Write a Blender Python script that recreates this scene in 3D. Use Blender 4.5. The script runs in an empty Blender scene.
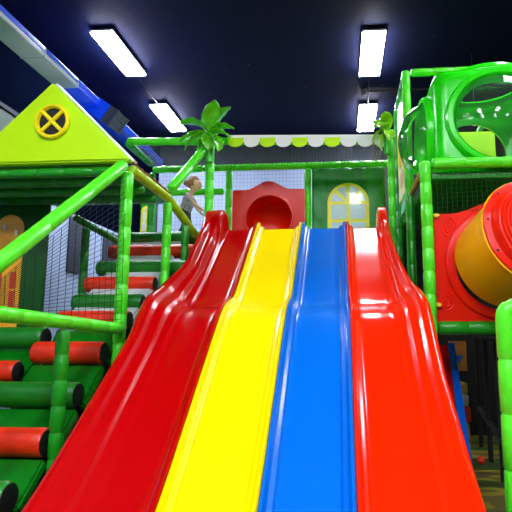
import bpy, bmesh, math, random
from mathutils import Vector, Matrix
random.seed(7)
V = Vector
S = bpy.context.scene
COL = S.collection
# ------------------------------------------------------------------ camera
CH = 1.30
F = 500.0
YAW, PIT = math.radians(4.6), math.radians(8.4)
cd = bpy.data.cameras.new('camera'); cam = bpy.data.objects.new('camera', cd); COL.objects.link(cam)
cam.location = (0, 0, CH); cam.rotation_euler = (math.pi/2+PIT, 0, YAW)
cd.sensor_width = 36; cd.lens = F/512*36; cd.shift_x = (256-300)/512.0; cd.clip_start = .02
S.camera = cam
R3 = (Matrix.Rotation(YAW, 3, 'Z') @ Matrix.Rotation(math.pi/2+PIT, 3, 'X'))
def ray(px, py): return R3 @ V(((px-300)/F, -(py-256)/F, -1))
def W(px, py, Y):                      # point of the picture at depth Y
    d = ray(px, py); return V((0, 0, CH)) + d*(Y/d.y)
def WZ(px, py, z):
    d = ray(px, py); return V((0, 0, CH)) + d*((z-CH)/d.z)

# ------------------------------------------------------------------ materials
def srgb(c):
    return tuple(((x/255)/12.92 if x/255 <= .04045 else (((x/255)+.055)/1.055)**2.4) for x in c) + (1,)
def mat(name, c, rough=.5, coat=0, bump=0, bscale=30, var=0, vscale=4, spec=.5, metal=0, c2=None, stretch=None):
    m = bpy.data.materials.new(name); m.use_nodes = True; nt = m.node_tree; b = nt.nodes['Principled BSDF']
    b.inputs['Base Color'].default_value = srgb(c); b.inputs['Roughness'].default_value = rough
    b.inputs['Coat Weight'].default_value = coat; b.inputs['Coat Roughness'].default_value = .05
    b.inputs['Specular IOR Level'].default_value = spec; b.inputs['Metallic'].default_value = metal
    tc = nt.nodes.new('ShaderNodeTexCoord')
    src = tc.outputs['Object']
    if stretch:
        mp = nt.nodes.new('ShaderNodeMapping'); mp.inputs['Scale'].default_value = stretch
        nt.links.new(src, mp.inputs[0]); src = mp.outputs[0]
    if var or c2:
        n = nt.nodes.new('ShaderNodeTexNoise'); n.inputs['Scale'].default_value = vscale; n.inputs['Detail'].default_value = 3
        nt.links.new(src, n.inputs['Vector'])
        r = nt.nodes.new('ShaderNodeValToRGB'); r.color_ramp.elements[0].position = .35; r.color_ramp.elements[1].position = .65
        a = srgb(c2) if c2 else tuple(x*(1-var) for x in srgb(c)[:3])+(1,)
        r.color_ramp.elements[0].color = a; r.color_ramp.elements[1].color = srgb(c)
        nt.links.new(n.outputs['Fac'], r.inputs[0]); nt.links.new(r.outputs[0], b.inputs['Base Color'])
    if bump:
        n = nt.nodes.new('ShaderNodeTexNoise'); n.inputs['Scale'].default_value = bscale; n.inputs['Detail'].default_value = 2
        nt.links.new(src, n.inputs['Vector'])
        bp = nt.nodes.new('ShaderNodeBump'); bp.inputs['Strength'].default_value = bump; bp.inputs['Distance'].default_value = .02
        nt.links.new(n.outputs['Fac'], bp.inputs['Height']); nt.links.new(bp.outputs[0], b.inputs['Normal'])
    return m
def emit(name, c, s):
    m = bpy.data.materials.new(name); m.use_nodes = True; nt = m.node_tree
    b = nt.nodes['Principled BSDF']; b.inputs['Base Color'].default_value = (.8, .8, .8, 1)
    b.inputs['Emission Color'].default_value = srgb(c); b.inputs['Emission Strength'].default_value = s
    return m
M = dict(
 red=mat('red_plastic', (180, 0, 3), .2, 0, .03, 6, spec=.4),
 yellow=mat('yellow_plastic', (252, 222, 0), .2, 0, .03, 6, spec=.4),
 blue=mat('blue_plastic', (0, 102, 204), .2, 0, .03, 6, spec=.4),
 orange=mat('orange_plastic', (244, 34, 0), .14, 0, .05, 7, spec=.4),
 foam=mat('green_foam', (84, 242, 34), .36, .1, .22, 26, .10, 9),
 foamshade=mat('shaded_green_foam', (16, 150, 18), .4, .1, .25, 26, .12, 9),  # darker copy of the green foam, shade put into the colour
 limefoam=mat('lime_foam', (166, 214, 12), .42, .1, .2, 26, .1, 9),
 lime=mat('lime_vinyl', (196, 250, 0), .5, 0, .35, 3.2, .04, 3, spec=.25),
 limew=mat('white_vinyl', (235, 238, 232), .45, .2),
 gvinyl=mat('green_vinyl', (0, 140, 32), .42, 0, .45, 3.0, .1, 4),
 stepgreen=mat('step_green_vinyl', (6, 122, 16), .25, .2, .4, 5, .3, 5, stretch=(1, .3, 1)),
 rollgreen=mat('roll_green_vinyl', (8, 124, 16), .42, .1, .25, 22, .1, 8),
 rollred=mat('roll_red_vinyl', (236, 46, 2), .42, .1, .25, 22, .1, 8),
 steppale=mat('pale_step_vinyl', (196, 206, 204), .5, .2, .3, 10),
 black=mat('black_rubber', (8, 9, 10), .6),
 ywin=mat('yellow_print', (255, 236, 0), .4, .3),
 pane=mat('pale_pane_print', (205, 222, 235), .3, .4),
 amber=mat('amber_print', (250, 176, 14), .4, .3),
 redprint=mat('red_print', (214, 58, 24), .4, .3),
 podgreen=mat('pod_green_plastic', (30, 224, 10), .22, 0, .02, 5),
 podring=mat('ring_green_plastic', (40, 235, 18), .22, 0),
 tubered=mat('tube_red_plastic', (238, 28, 0), .3, 0, .03, 6, spec=.25),
 tubeyellow=mat('tube_amber_plastic', (255, 188, 4), .3, 0, .03, 6, spec=.3),
 netblk=mat('black_cord', (10, 22, 18), .8),
 netgrn=mat('green_cord', (10, 70, 30), .8),
 netgrey=mat('blue_grey_cord', (92, 112, 140), .8),
 netdk=mat('dark_cord', (45, 62, 60), .8),
 leaf=mat('leaf_vinyl', (96, 216, 8), .35, .4, .25, 14, .4, 9),
 leaf2=mat('lime_leaf_vinyl', (160, 236, 14), .35, .4, .25, 14, .35, 9),
 trunk=mat('trunk_green', (44, 190, 14), .45, .2, .3, 20),
 duct=mat('duct_white', (186, 196, 214), .35, .2, .06, 8),
 ductblue=mat('duct_blue', (20, 84, 240), .3, .2, .1, 8),
 metal=mat('grille_metal', (120, 120, 116), .35, 0, 0, 1, metal=.8),
 housing=mat('lamp_housing', (150, 155, 165), .5),
 rope=mat('rope_brown', (150, 70, 34), .8, 0, .8, 60, .4, 30),
 tan=mat('tan_foam', (176, 150, 52), .5, .2, .3, 26, .2, 9),
 knob=mat('yellow_knob', (240, 200, 40), .3, .4),
 navy=mat('navy_paint', (4, 8, 22), .8, spec=0.0),
 wallpale=mat('pale_blue_wall', (150, 168, 198), .7, 0, 0, 1, .12, 1.2),
 walldark=mat('dark_grey_wall', (50, 56, 68), .7, spec=.2),
 blackwall=mat('black_wall', (7, 8, 10), .7),
 panelgreen=mat('dark_green_vinyl', (6, 84, 14), .35, 0, .3, 6), dkgreenwall=mat('dark_green_panel', (18, 56, 34), .6),
 blueedge=mat('deep_blue_plastic', (0, 84, 190), .25, .6),
 wood=mat('tan_board', (188, 122, 46), .5, c2=(150, 88, 30), vscale=8),
 skin=mat('skin', (240, 186, 156), .55), hair=mat('brown_hair', (158, 106, 70), .6, 0, .5, 60),
 shirt=mat('grey_shirt', (186, 172, 190), .8, c2=(140, 128, 148), vscale=30), trouser=mat('black_trousers', (16, 16, 22), .8),
 shoe=mat('grey_shoe', (120, 124, 140), .5), eye=mat('dark_eye', (22, 16, 14), .3), lip=mat('lip', (176, 92, 84), .5),
 warm=emit('warm_bulb', (255, 190, 110), 2.0), lamp=emit('lamp_diffuser', (240, 242, 255), 52.0), lampfar=emit('bright_lamp_diffuser', (240, 242, 255), 115.0),
)
# ceiling: near-black navy paint with a scatter of tiny pale dots
def ceil_mat():
    m = mat('night_sky_ceiling', (8, 16, 50), .7, spec=.12); nt = m.node_tree; b = nt.nodes['Principled BSDF']
    tc = nt.nodes.new('ShaderNodeTexCoord'); v = nt.nodes.new('ShaderNodeTexVoronoi'); v.inputs['Scale'].default_value = 2.2
    nt.links.new(tc.outputs['Object'], v.inputs['Vector'])
    lt = nt.nodes.new('ShaderNodeMath'); lt.operation = 'LESS_THAN'; lt.inputs[1].default_value = .035
    nt.links.new(v.outputs['Distance'], lt.inputs[0])
    mx = nt.nodes.new('ShaderNodeMixRGB'); mx.inputs[1].default_value = srgb((8, 16, 50)); mx.inputs[2].default_value = srgb((66, 76, 104))
    nt.links.new(lt.outputs[0], mx.inputs[0]); nt.links.new(mx.outputs[0], b.inputs['Base Color']); return m
M['ceil'] = ceil_mat()
# play-mat floor: soft patches of olive, ochre and dark green
def floor_mat():
    m = mat('play_mat_floor', (60, 66, 30), .45); nt = m.node_tree; b = nt.nodes['Principled BSDF']
    tc = nt.nodes.new('ShaderNodeTexCoord'); mp = nt.nodes.new('ShaderNodeMapping'); mp.inputs['Rotation'].default_value = (0, 0, .3)
    mp.inputs['Scale'].default_value = (.7, 2.2, 1)
    n = nt.nodes.new('ShaderNodeTexNoise'); n.inputs['Scale'].default_value = 1.1; n.inputs['Detail'].default_value = 2
    r = nt.nodes.new('ShaderNodeValToRGB'); r.color_ramp.interpolation = 'CONSTANT'; e = r.color_ramp.elements
    e[0].position = 0; e[0].color = srgb((58, 62, 22)); e[1].position = .42; e[1].color = srgb((44, 84, 30))
    for p, c in ((.49, (140, 128, 34)), (.56, (92, 84, 40)), (.63, (40, 74, 34))):
        k = e.new(p); k.color = srgb(c)
    nt.links.new(tc.outputs['Object'], mp.inputs[0]); nt.links.new(mp.outputs[0], n.inputs['Vector'])
    nt.links.new(n.outputs['Fac'], r.inputs[0]); nt.links.new(r.outputs[0], b.inputs['Base Color']); return m
M['floor'] = floor_mat()
def clear_mat():
    m = bpy.data.materials.new('clear_plastic'); m.use_nodes = True; nt = m.node_tree; nt.nodes.clear()
    o = nt.nodes.new('ShaderNodeOutputMaterial'); t = nt.nodes.new('ShaderNodeBsdfTransparent'); t.inputs[0].default_value = (.86, .95, .92, 1)
    g = nt.nodes.new('ShaderNodeBsdfGlossy'); g.inputs['Roughness'].default_value = .06; fr = nt.nodes.new('ShaderNodeFresnel'); fr.inputs[0].default_value = 1.35
    df = nt.nodes.new('ShaderNodeBsdfDiffuse'); df.inputs[0].default_value = (.8, .9, .88, 1)
    m1 = nt.nodes.new('ShaderNodeMixShader'); m1.inputs[0].default_value = .025
    nt.links.new(t.outputs[0], m1.inputs[1]); nt.links.new(df.outputs[0], m1.inputs[2])
    m2 = nt.nodes.new('ShaderNodeMixShader'); nt.links.new(fr.outputs[0], m2.inputs[0]); nt.links.new(m1.outputs[0], m2.inputs[1]); nt.links.new(g.outputs[0], m2.inputs[2])
    nt.links.new(m2.outputs[0], o.inputs[0]); return m
M['clear'] = clear_mat()

# ------------------------------------------------------------------ object helpers
def thing(name, label, cat, loc, group=None):
    o = bpy.data.objects.new(name, None); o.empty_display_size = .05; COL.objects.link(o); o.location = loc
    o['label'] = label; o['category'] = cat
    if group: o['group'] = group
    return o
def tag(o, label, cat, group=None):
    o['label'] = label; o['category'] = cat
    if group: o['group'] = group
    return o
def obj(name, bm, m, parent=None, smooth=True, label=None, merge=False):
    if merge: bmesh.ops.remove_doubles(bm, verts=bm.verts, dist=1e-4)
    bmesh.ops.recalc_face_normals(bm, faces=bm.faces)
    if parent is not None:
        off = V(); p = parent
        while p: off += p.location; p = p.parent
    else:
        xs = [v.co for v in bm.verts]
        off = V(((min(c.x for c in xs)+max(c.x for c in xs))/2, (min(c.y for c in xs)+max(c.y for c in xs))/2, min(c.z for c in xs)))
    bmesh.ops.translate(bm, verts=bm.verts, vec=-off)
    me = bpy.data.meshes.new(name); bm.to_mesh(me); bm.free()
    if smooth:
        for p in me.polygons: p.use_smooth = True
        try: me.set_sharp_from_angle(angle=math.radians(38))
        except Exception: pass
    me.materials.append(M[m] if isinstance(m, str) else m)
    o = bpy.data.objects.new(name, me); COL.objects.link(o)
    if parent is None: o.location = off
    else: o.parent = parent
    if label: o['label'] = label
    return o
def struct(name, bm, m, **k):
    o = obj(name, bm, m, **k); o['kind'] = 'structure'; return o
def BM(): return bmesh.new()
def box(bm, a, b, bev=0):
    a, b = V(a), V(b)
    r = bmesh.ops.create_cube(bm, size=1)
    for v in r['verts']:
        v.co = V([(a[i]+b[i])/2 + v.co[i]*abs(b[i]-a[i]) for i in range(3)])
    if bev:
        es = list({e for v in r['verts'] for e in v.link_edges})
        bmesh.ops.bevel(bm, geom=es, offset=bev, segments=3, affect='EDGES', profile=.5)
    return bm
def frame_of(d):
    d = d.normalized(); u = V((0, 0, 1)) if abs(d.z) < .9 else V((1, 0, 0))
    a = d.cross(u).normalized(); return a, a.cross(d).normalized()
def sweep(bm, pts, rad, seg=16, caps=True):
    n = len(pts); rings = []; a = None
    for i in range(n):
        d = (pts[min(i+1, n-1)]-pts[max(i-1, 0)]).normalized()
        if a is None: a, _ = frame_of(d)
        a = (a-d*a.dot(d)).normalized(); b = d.cross(a)
        rings.append([bm.verts.new(pts[i]+(a*math.cos(2*math.pi*k/seg)+b*math.sin(2*math.pi*k/seg))*rad[i]) for k in range(seg)])
    for i in range(n-1):
        for k in range(seg):
            bm.faces.new((rings[i][k], rings[i][(k+1) % seg], rings[i+1][(k+1) % seg], rings[i+1][k]))
    if caps:
        bm.faces.new(rings[0][::-1]); bm.faces.new(rings[-1])
    return bm
def foam(bm, path, r, sect=.24, seg=16, bend=.06):
    """padded pipe along a path: rounded ends, a pinched tape seam every `sect` metres"""
    pts = [V(p) for p in path]
    if len(pts) > 2:                    # round the corners
        out = [pts[0]]
        for i in range(1, len(pts)-1):
            p, q, s = pts[i-1], pts[i], pts[i+1]
            t0 = q+(p-q).normalized()*bend; t1 = q+(s-q).normalized()*bend
            for k in range(7):
                t = k/6; out.append(t0*(1-t)**2+q*2*t*(1-t)+t1*t*t)
        out.append(pts[-1]); pts = out
    L = [0]
    for i in range(1, len(pts)): L.append(L[-1]+(pts[i]-pts[i-1]).length)
    T = L[-1]
    def at(s):
        for i in range(1, len(pts)):
            if s <= L[i]+1e-9: return pts[i-1].lerp(pts[i], (s-L[i-1])/max(1e-9, L[i]-L[i-1]))
        return pts[-1]
    n = max(1, round(T/sect)); ss = {}
    e = min(.02, T/8)
    for s, f in ((0, .62), (e*.35, .86), (e, 1)): ss[round(s, 5)] = f; ss[round(T-s, 5)] = f
    for j in range(1, n):
        c = T*j/n
        for d, f in ((-.012, 1), (-.004, .9), (.004, .9), (.012, 1)): ss[round(c+d, 5)] = f
        ss[round(c-T/n/2, 5)] = 1.02
    for s in L[1:-1]:
        if all(abs(s-x) > .004 for x in ss): ss[round(s, 5)] = 1
    ks = sorted(ss); return sweep(bm, [at(s) for s in ks], [r*ss[s] for s in ks], seg)
def pipe(name, path, m='foam', r=.045, label='', cat='padded pipe', group=None, sect=.24):
    return tag(obj(name, foam(BM(), path, r, sect), m), label, cat, group)
def netq(bm, p00, p10, p11, p01, du, dv, r=.002):
    """cords of a square-mesh net spanning a quad"""
    p00, p10, p11, p01 = map(V, (p00, p10, p11, p01))
    def cord(a, b):
        if (b-a).length < .01: return
        u, w = frame_of(b-a); off = [(u*math.cos(t)+w*math.sin(t))*r for t in (0, 2.094, 4.189)]
        A = [bm.verts.new(a+o) for o in off]; B = [bm.verts.new(b+o) for o in off]
        for k in range(3): bm.faces.new((A[k], A[(k+1) % 3], B[(k+1) % 3], B[k]))
    nu = max(2, round(max((p10-p00).length, (p11-p01).length)/du)); nv = max(2, round(max((p01-p00).length, (p11-p10).length)/dv))
    for i in range(nu+1):
        t = i/nu; cord(p00.lerp(p10, t), p01.lerp(p11, t))
    for i in range(nv+1):
        t = i/nv; cord(p00.lerp(p01, t), p10.lerp(p11, t))
    return bm
def net(label, q, cell=.05, r=.0024, m='netblk', group=None, cell2=None):
    return tag(obj('safety_net', netq(BM(), *q, cell, cell2 or cell, r), m, smooth=False), label, 'net', group)
def prism(bm, pts, n, th):
    """polygon (3-D points) extruded by th along n"""
    n = V(n).normalized()*th
    A = [bm.verts.new(V(p)) for p in pts]; B = [bm.verts.new(V(p)+n) for p in pts]
    bm.faces.new(A[::-1]); bm.faces.new(B)
    k = len(pts)
    for i in range(k): bm.faces.new((A[i], A[(i+1) % k], B[(i+1) % k], B[i]))
    return bm
def lathe(bm, o, ax, prof, seg=48, sq=(1, 1), u=None):
    """profile [(radius, distance along ax)] turned about ax"""
    ax = V(ax).normalized()
    if u is None: u, _ = frame_of(ax)
    u = V(u); w = ax.cross(u); o = V(o); rings = []
    for r, h in prof:
        if r < 1e-6: rings.append([bm.verts.new(o+ax*h)]*seg)
        else: rings.append([bm.verts.new(o+ax*h+u*math.cos(2*math.pi*k/seg)*r*sq[0]+w*math.sin(2*math.pi*k/seg)*r*sq[1]) for k in range(seg)])
    for a, b in zip(rings, rings[1:]):
        for k in range(seg):
            vs = []
            for v in (a[k], a[(k+1) % seg], b[(k+1) % seg], b[k]):
                if v not in vs: vs.append(v)
            if len(vs) > 2: bm.faces.new(vs)
    return bm
def holed_plate(bm, o, u, w, outline, c, r, th, n=72):
    """plate in plane o+u,w with a round hole; outline = [(a,b)] star-shaped about c"""
    o, u, w = V(o), V(u), V(w); nrm = u.cross(w).normalized()*th
    def hit(t):
        d = (math.cos(t), math.sin(t)); best = None
        for i in range(len(outline)):
            x1, y1 = outline[i]; x2, y2 = outline[(i+1) % len(outline)]
            ex, ey = x2-x1, y2-y1; den = d[0]*ey-d[1]*ex
            if abs(den) < 1e-9: continue
            s = ((x1-c[0])*ey-(y1-c[1])*ex)/den; q = ((x1-c[0])*d[1]-(y1-c[1])*d[0])/den
            if s > 0 and -1e-6 <= q <= 1+1e-6 and (best is None or s > best): best = s
        return (c[0]+d[0]*best, c[1]+d[1]*best)
    angs = sorted(set([round(2*math.pi*k/n, 4) for k in range(n)]+[round(math.atan2(y-c[1], x-c[0]) % (2*math.pi), 4) for x, y in outline]))
    P = lambda a, b: o+u*a+w*b
    I = [P(c[0]+r*math.cos(t), c[1]+r*math.sin(t)) for t in angs]; O = [P(*hit(t)) for t in angs]
    L = [[bm.verts.new(p+d) for p in ring] for ring in (I, O) for d in (V(), nrm)]   # I0 I1 O0 O1
    k = len(angs)
    for i in range(k):
        j = (i+1) % k
        for A, B in ((L[0], L[2]), (L[1], L[3]), (L[0], L[1]), (L[2], L[3])):
            bm.faces.new((A[i], A[j], B[j], B[i]))
    return bm
def arch_pts(cx, base, w, h, n=20):
    r = w/2; return [(cx-r, base), (cx+r, base)]+[(cx+r*math.cos(math.pi*k/n), base+h-r+r*math.sin(math.pi*k/n)) for k in range(n+1)]
def arch_window(parent, o, u, w, cx, base, W_, H_, mf='ywin', mp='pane', rows=2, rim=.05, bar=.03):
    """printed arched window: yellow rim and bars, pale panes"""
    o, u, w = V(o), V(u), V(w); nrm = u.cross(w).normalized()
    P = lambda a, b, d: o+u*a+w*b+nrm*d
    fr = obj('window_frame', prism(BM(), [P(a, b, 0) for a, b in arch_pts(cx, base, W_, H_)], nrm, .010), mf, parent)
    bm = BM(); r = W_/2-rim; yc = base+H_-W_/2; lo = base+rim
    rh = (yc-lo)/rows
    for i in range(rows):
        for s in (-1, 1):
            a0, a1 = sorted((cx+s*bar/2, cx+s*r)); b0, b1 = lo+i*rh+bar/2, lo+(i+1)*rh-bar/2
            prism(bm, [P(a0, b0, .010), P(a1, b0, .010), P(a1, b1, .010), P(a0, b1, .010)], nrm, .004)
    for k in range(4):
        t0 = math.pi*k/4+.12; t1 = math.pi*(k+1)/4-.12
        pts = [P(cx+r*.24*math.cos((t0+t1)/2), yc+r*.24*math.sin((t0+t1)/2), .010)]
        pts += [P(cx+r*math.cos(t0+(t1-t0)*j/6), yc+bar/2*.6+r*math.sin(t0+(t1-t0)*j/6)-bar*.3, .010) for j in range(7)]
        prism(bm, pts, nrm, .004)
    obj('window_panes', bm, mp, fr)
    return fr

# ------------------------------------------------------------------ room shell
CZ, BY, LX, RX = 5.42, 10.6, -4.3, 4.6
struct('floor', box(BM(), (LX, -1.5, -.1), (RX, BY, 0)), 'floor', smooth=False)
struct('ceiling', box(BM(), (LX, -3, CZ), (RX, BY+.1, CZ+.1)), 'ceil', smooth=False)
struct('wall_left', box(BM(), (LX-.1, -1.5, 0), (LX, BY, CZ)), 'navy', smooth=False)
struct('wall_right', box(BM(), (RX, 1.5, 0), (RX+.1, BY, CZ)), 'blackwall', smooth=False)
xl = W(158, 200, BY).x; xr = .75; ZW = W(270, 168, BY).z
struct('wall_back', box(BM(), (xl, BY, 0), (xr, BY+.1, ZW)), 'wallpale', smooth=False)
struct('wall_back_upper', box(BM(), (xl, BY, ZW), (xr, BY+.1, CZ)), 'walldark', smooth=False)
struct('wall_back_right', box(BM(), (xr, BY, 0), (RX, BY+.1, CZ)), 'blackwall', smooth=False)
struct('wall_back_left', box(BM(), (LX, BY, 2.2), (xl, BY+.1, CZ)), 'navy', smooth=False)
struct('wall_back_left_lower', box(BM(), (LX, BY, 0), (xl, BY+.1, 2.2)), 'wallpale', smooth=False)
struct('trim_1', box(BM(), (LX, 1.0, 4.10), (LX+.05, BY-.02, 4.16)), 'walldark', smooth=False)
struct('wall_left_panel', box(BM(), (LX, 1.0, 3.45), (LX+.03, 6.9, 4.09)), 'dkgreenwall', smooth=False)
struct('wall_left_lower', box(BM(), (LX, 1.0, 0), (LX+.02, BY-.02, 3.15)), 'wallpale', smooth=False)
struct('window_1', box(BM(), (LX+.02, 7.45, 2.2), (LX+.05, 7.95, 3.1), .01), 'walldark')
struct('window_2', box(BM(), (LX+.02, 8.6, 2.3), (LX+.05, 9.3, 3.1), .01), 'walldark')

# ------------------------------------------------------------------ ceiling lights
def lamp(label, x, y, mm='lamp'):
    z = 5.35
    t = thing('ceiling_light', label, 'ceiling light', (x, y, z), 'ceiling lights')
    obj('lamp_housing', box(BM(), (x-.165, y-.60, z), (x+.165, y+.60, z+.03), .010), 'housing', t)
    obj('diffuser', box(BM(), (x-.16, y-.59, z-.03), (x+.16, y+.59, z+.004), .014), mm, t)
    for s in (-1, 1):
        obj('hanger', sweep(BM(), [V((x, y+s*.45, z+.045)), V((x, y+s*.45, CZ+.0))], [.006]*2, 8), 'housing', t)
    return t
l1 = WZ(117, 52, 5.33); l2 = WZ(167, 117, 5.33); r1 = WZ(372, 52, 5.33); r2 = WZ(367, 117, 5.33)
for p_ in (l1, l2, r1, r2): p_.y += .10
lamp('white panel light at upper left, the nearer of the left pair', l1.x, l1.y, 'lampfar')
lamp('white panel light at left above the palm, beyond the nearer left one', l2.x, l2.y, 'lampfar')
lamp('white panel light at upper right, the nearer of the right pair', r1.x, r1.y, 'lampfar')
lamp('white panel light just above the scalloped banner at right', r2.x, r2.y, 'lampfar')
dy = l2.y-l1.y
for k, nm in ((1, 'first'), (3, 'third'), (4, 'fourth')):  # panel lights added out of view to brighten the slide and front faces
    rows = [(2.25, 'inner right'), (3.7, 'outer right'), (-2.95, 'outer left')]
    if k == 1: rows = rows[:2]
    if k > 2: rows += [(-1.6, 'inner left'), (r1.x, 'middle')]
    for x, sd_ in rows:
        lamp('added unseen ceiling panel light, %s row, %s one nearer than those in view' % (sd_, nm), x, l1.y-dy*k, 'lampfar' if sd_ in ('middle', 'inner left') else 'lamp')
for x0, y0, x1, y1, w in ((l1.x, l1.y+.6, l2.x, l2.y-.6, 'left'), (r1.x, r1.y+.6, r2.x, r2.y-.6, 'right')):
    tag(obj('lamp_cable', foam(BM(), [V((x0, y0, 5.37)), V(((x0+x1)/2, (y0+y1)/2, 5.33)), V((x1, y1, 5.37))], .008, 9), 'black'), 'thin dark cable joining the two %s ceiling lights' % w, 'cable')
a = WZ(364, 93, 5.36)
tag(obj('junction_box', box(BM(), (a.x-.04, a.y-.05, 5.33), (a.x+.04, a.y+.05, 5.42), .008), 'black'), 'small dark box on the ceiling between the two right lights', 'junction box')
tag(obj('ceiling_conduit', sweep(BM(), [V((a.x+.05, a.y, 5.39)), V((RX, a.y, 5.39))], [.02]*2, 10), 'black'), 'dark thin pipe running right along the ceiling from the small box', 'pipe')

# ------------------------------------------------------------------ duct on the left
D0, D1 = W(20, 52, 5.0), 8.6
t = thing('ceiling_duct', 'long pale metal duct under the ceiling at upper left, turning blue further back', 'duct', (-3.35, 5, 4.3))
ys = [2.0, 4.9, 5.6, 6.4, 8.6]
for i in range(4):
    obj('duct_section', box(BM(), (-3.50, ys[i]+.005, 4.28), (-3.22, ys[i+1]-.005, 4.39), .012), 'duct' if i < 2 else 'ductblue', t,
        label=['pale grey duct section', 'pale grey duct section', 'blue duct section', 'blue duct section'][i])
    obj('duct_collar', box(BM(), (-3.505, ys[i+1]-.006, 4.275), (-3.215, ys[i+1]+.006, 4.395), .004), 'duct' if i < 2 else 'ductblue', t)
    obj('edge_strip', box(BM(), (-3.222, ys[i]+.02, 4.33), (-3.210, ys[i+1]-.02, 4.385), .004), 'ductblue', t, label='blue strip along the side')
A = W(91, 104, 6.3); B = W(110, 117, 6.3); ax = (B-A).normalized(); up = V((0, 1, 0)); sd = ax.cross(up).normalized()
t = thing('air_outlet', 'blue box with grey slatted grille hanging beside the duct at upper left', 'air vent', A)
def obox(bm, c, ax, sd, up, L, w, h):
    r = bmesh.ops.create_cube(bm, size=1)
    for v in r['verts']: v.co = c+ax*v.co.x*L+sd*v.co.y*w+up*v.co.z*h
    return bm
obj('outlet_box', obox(BM(), (A+B)/2, ax, sd, up, (B-A).length, .25, .3), 'ductblue', t, smooth=False)
C = W(118, 122, 6.3); bm = BM(); obox(bm, (B+C)/2, ax, sd, up, (C-B).length*.9, .24, .29)
obj('grille_body', bm, 'metal', t, smooth=False)
bm = BM()
for k in range(7): obox(bm, C+sd*(k-3)*.036, ax, sd, up, .05, .012, .30)
for s in (-1, 1): obox(bm, C+up*s*.15, ax, sd, up, .05, .25, .012)
for k in range(4): obox(bm, B.lerp(C, .2+.22*k)-up*.15, ax, sd, up, .012, .25, .012)
obj('grille', bm, 'metal', t, smooth=False, label='grey metal slats')

# ------------------------------------------------------------------ four-lane slide
prof = [(5.56, 2.43), (5.53, 2.43), (5.47, 2.41), (5.36, 2.33), (5.15, 2.17), (4.85, 1.935), (4.60, 1.74), (4.42, 1.60), (4.28, 1.515), (4.10, 1.47), (3.94, 1.415),
        (3.80, 1.325), (3.62, 1.185), (3.3, .925), (3.0, .68), (2.7, .44), (2.45, .27), (2.2, .155), (1.95, .10), (1.6, .085)]
def cr(p0, p1, p2, p3, t):
    return .5*((2*p1)+(-p0+p2)*t+(2*p0-5*p1+4*p2-p3)*t*t+(-p0+3*p1-3*p2+p3)*t**3)
PR = []
for i in range(len(prof)-1):
    q = [V((0,)+prof[min(max(j, 0), len(prof)-1)]) for j in (i-1, i, i+1, i+2)]
    for k in range(5): PR.append(cr(*q, k/5))
PR.append(V((0,)+prof[-1]))
def interp(tb, y):
    for (a, va), (b, vb) in zip(tb, tb[1:]):
        if (a-y)*(b-y) <= 0: return va+(vb-va)*(y-a)/(b-a)
    return tb[0][1] if abs(y-tb[0][0]) < abs(y-tb[-1][0]) else tb[-1][1]
slide = thing('four_lane_slide', 'wide plastic wave slide with red, yellow, blue and orange-red lanes side by side', 'slide', (-.5, 3.6, 0))
# cross-section pieces: (outward distance from the flat bed, height)
inner = [(0, 0), (.012, .004), (.022, .022), (.030, .030), (.046, .032), (.054, .040), (.060, .066), (.068, .078), (.080, .078), (.088, .066), (.0895, .02)]
outer = [(0, 0), (.015, .006), (.03, .03), (.045, .045), (.075, .05), (.088, .066), (.10, .10), (.115, .118), (.15, .124), (.165, .14), (.18, .18), (.20, .205), (.23, .21), (.25, .195), (.262, .16), (.27, .08), (.275, .0)]
def lane(name, x0, x1, m, lt, rt, label, ls=None, rs=None, lh=None, rh=None, scol=None):
    bm = BM(); rows = []
    def up(o, h, y, side):          # the outer wall starts as a thick flat-topped shoulder
        w_ = max(0, min(1, (y-5.15)/.25)); w_ = w_*w_*(3-2*w_)
        if side is not outer or o > .262: return h
        t_ = min(1, o/.06); return h*(1-w_)+w_*.20*t_*t_*(3-2*t_)
    for i, p in enumerate(PR):
        d = (PR[min(i+1, len(PR)-1)]-PR[max(i-1, 0)]).normalized(); nr = V((0, d.z, -d.y))
        if nr.z < 0: nr = -nr
        nr = (nr+V((0, 0, 1))*.8).normalized()
        y = p.y; sec = []
        if lt: sec += [(x0-o*(interp(ls, y) if ls else 1), up(o, h, y, lt)*(interp(lh, y) if lh else 1)) for o, h in lt[::-1]]
        n = 8; sec += [(x0+(x1-x0)*k/n, 0) for k in range(0 if not lt else 1, n if rt else n+1)]
        if rt: sec += [(x1+o*(interp(rs, y) if rs else 1), up(o, h, y, rt)*(interp(rh, y) if rh else 1)) for o, h in rt]
        rows.append([bm.verts.new(V((x, p.y, p.z))+nr*h) for x, h in sec])
    for a, b in zip(rows, rows[1:]):
        for k in range(len(a)-1): bm.faces.new((a[k], a[k+1], b[k+1], b[k]))
    o = obj(name, bm, m, slide, label=label)
    so = o.modifiers.new('thick', 'SOLIDIFY'); so.thickness = .012; so.offset = -1
    return o
b0, b1, b2, b3 = -1.50, -.925, -.418, .070
hi = [(5.8, 1.1), (5.56, 1.1), (5.45, 1.15), (5.2, .9), (4.6, .75), (4.25, .8), (3.7, .55), (2.8, .5), (1.6, .5)]
lane('slide_lane', -1.25, b1-.09, 'red', outer, inner, 'red lane with high outer wall', ls=[(5.8, .75), (5.6, .85), (5.3, .9), (4.7, .85), (4.35, 1.3), (4.0, 1.3), (3.6, 1.1), (2.5, 1.32), (1.6, 1.32)], lh=hi)
lane('slide_lane', b1+.09, b2-.09, 'yellow', inner, inner, 'yellow lane')
lane('slide_lane', b2+.09, b3-.09, 'blue', inner, inner, 'blue lane')
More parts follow.
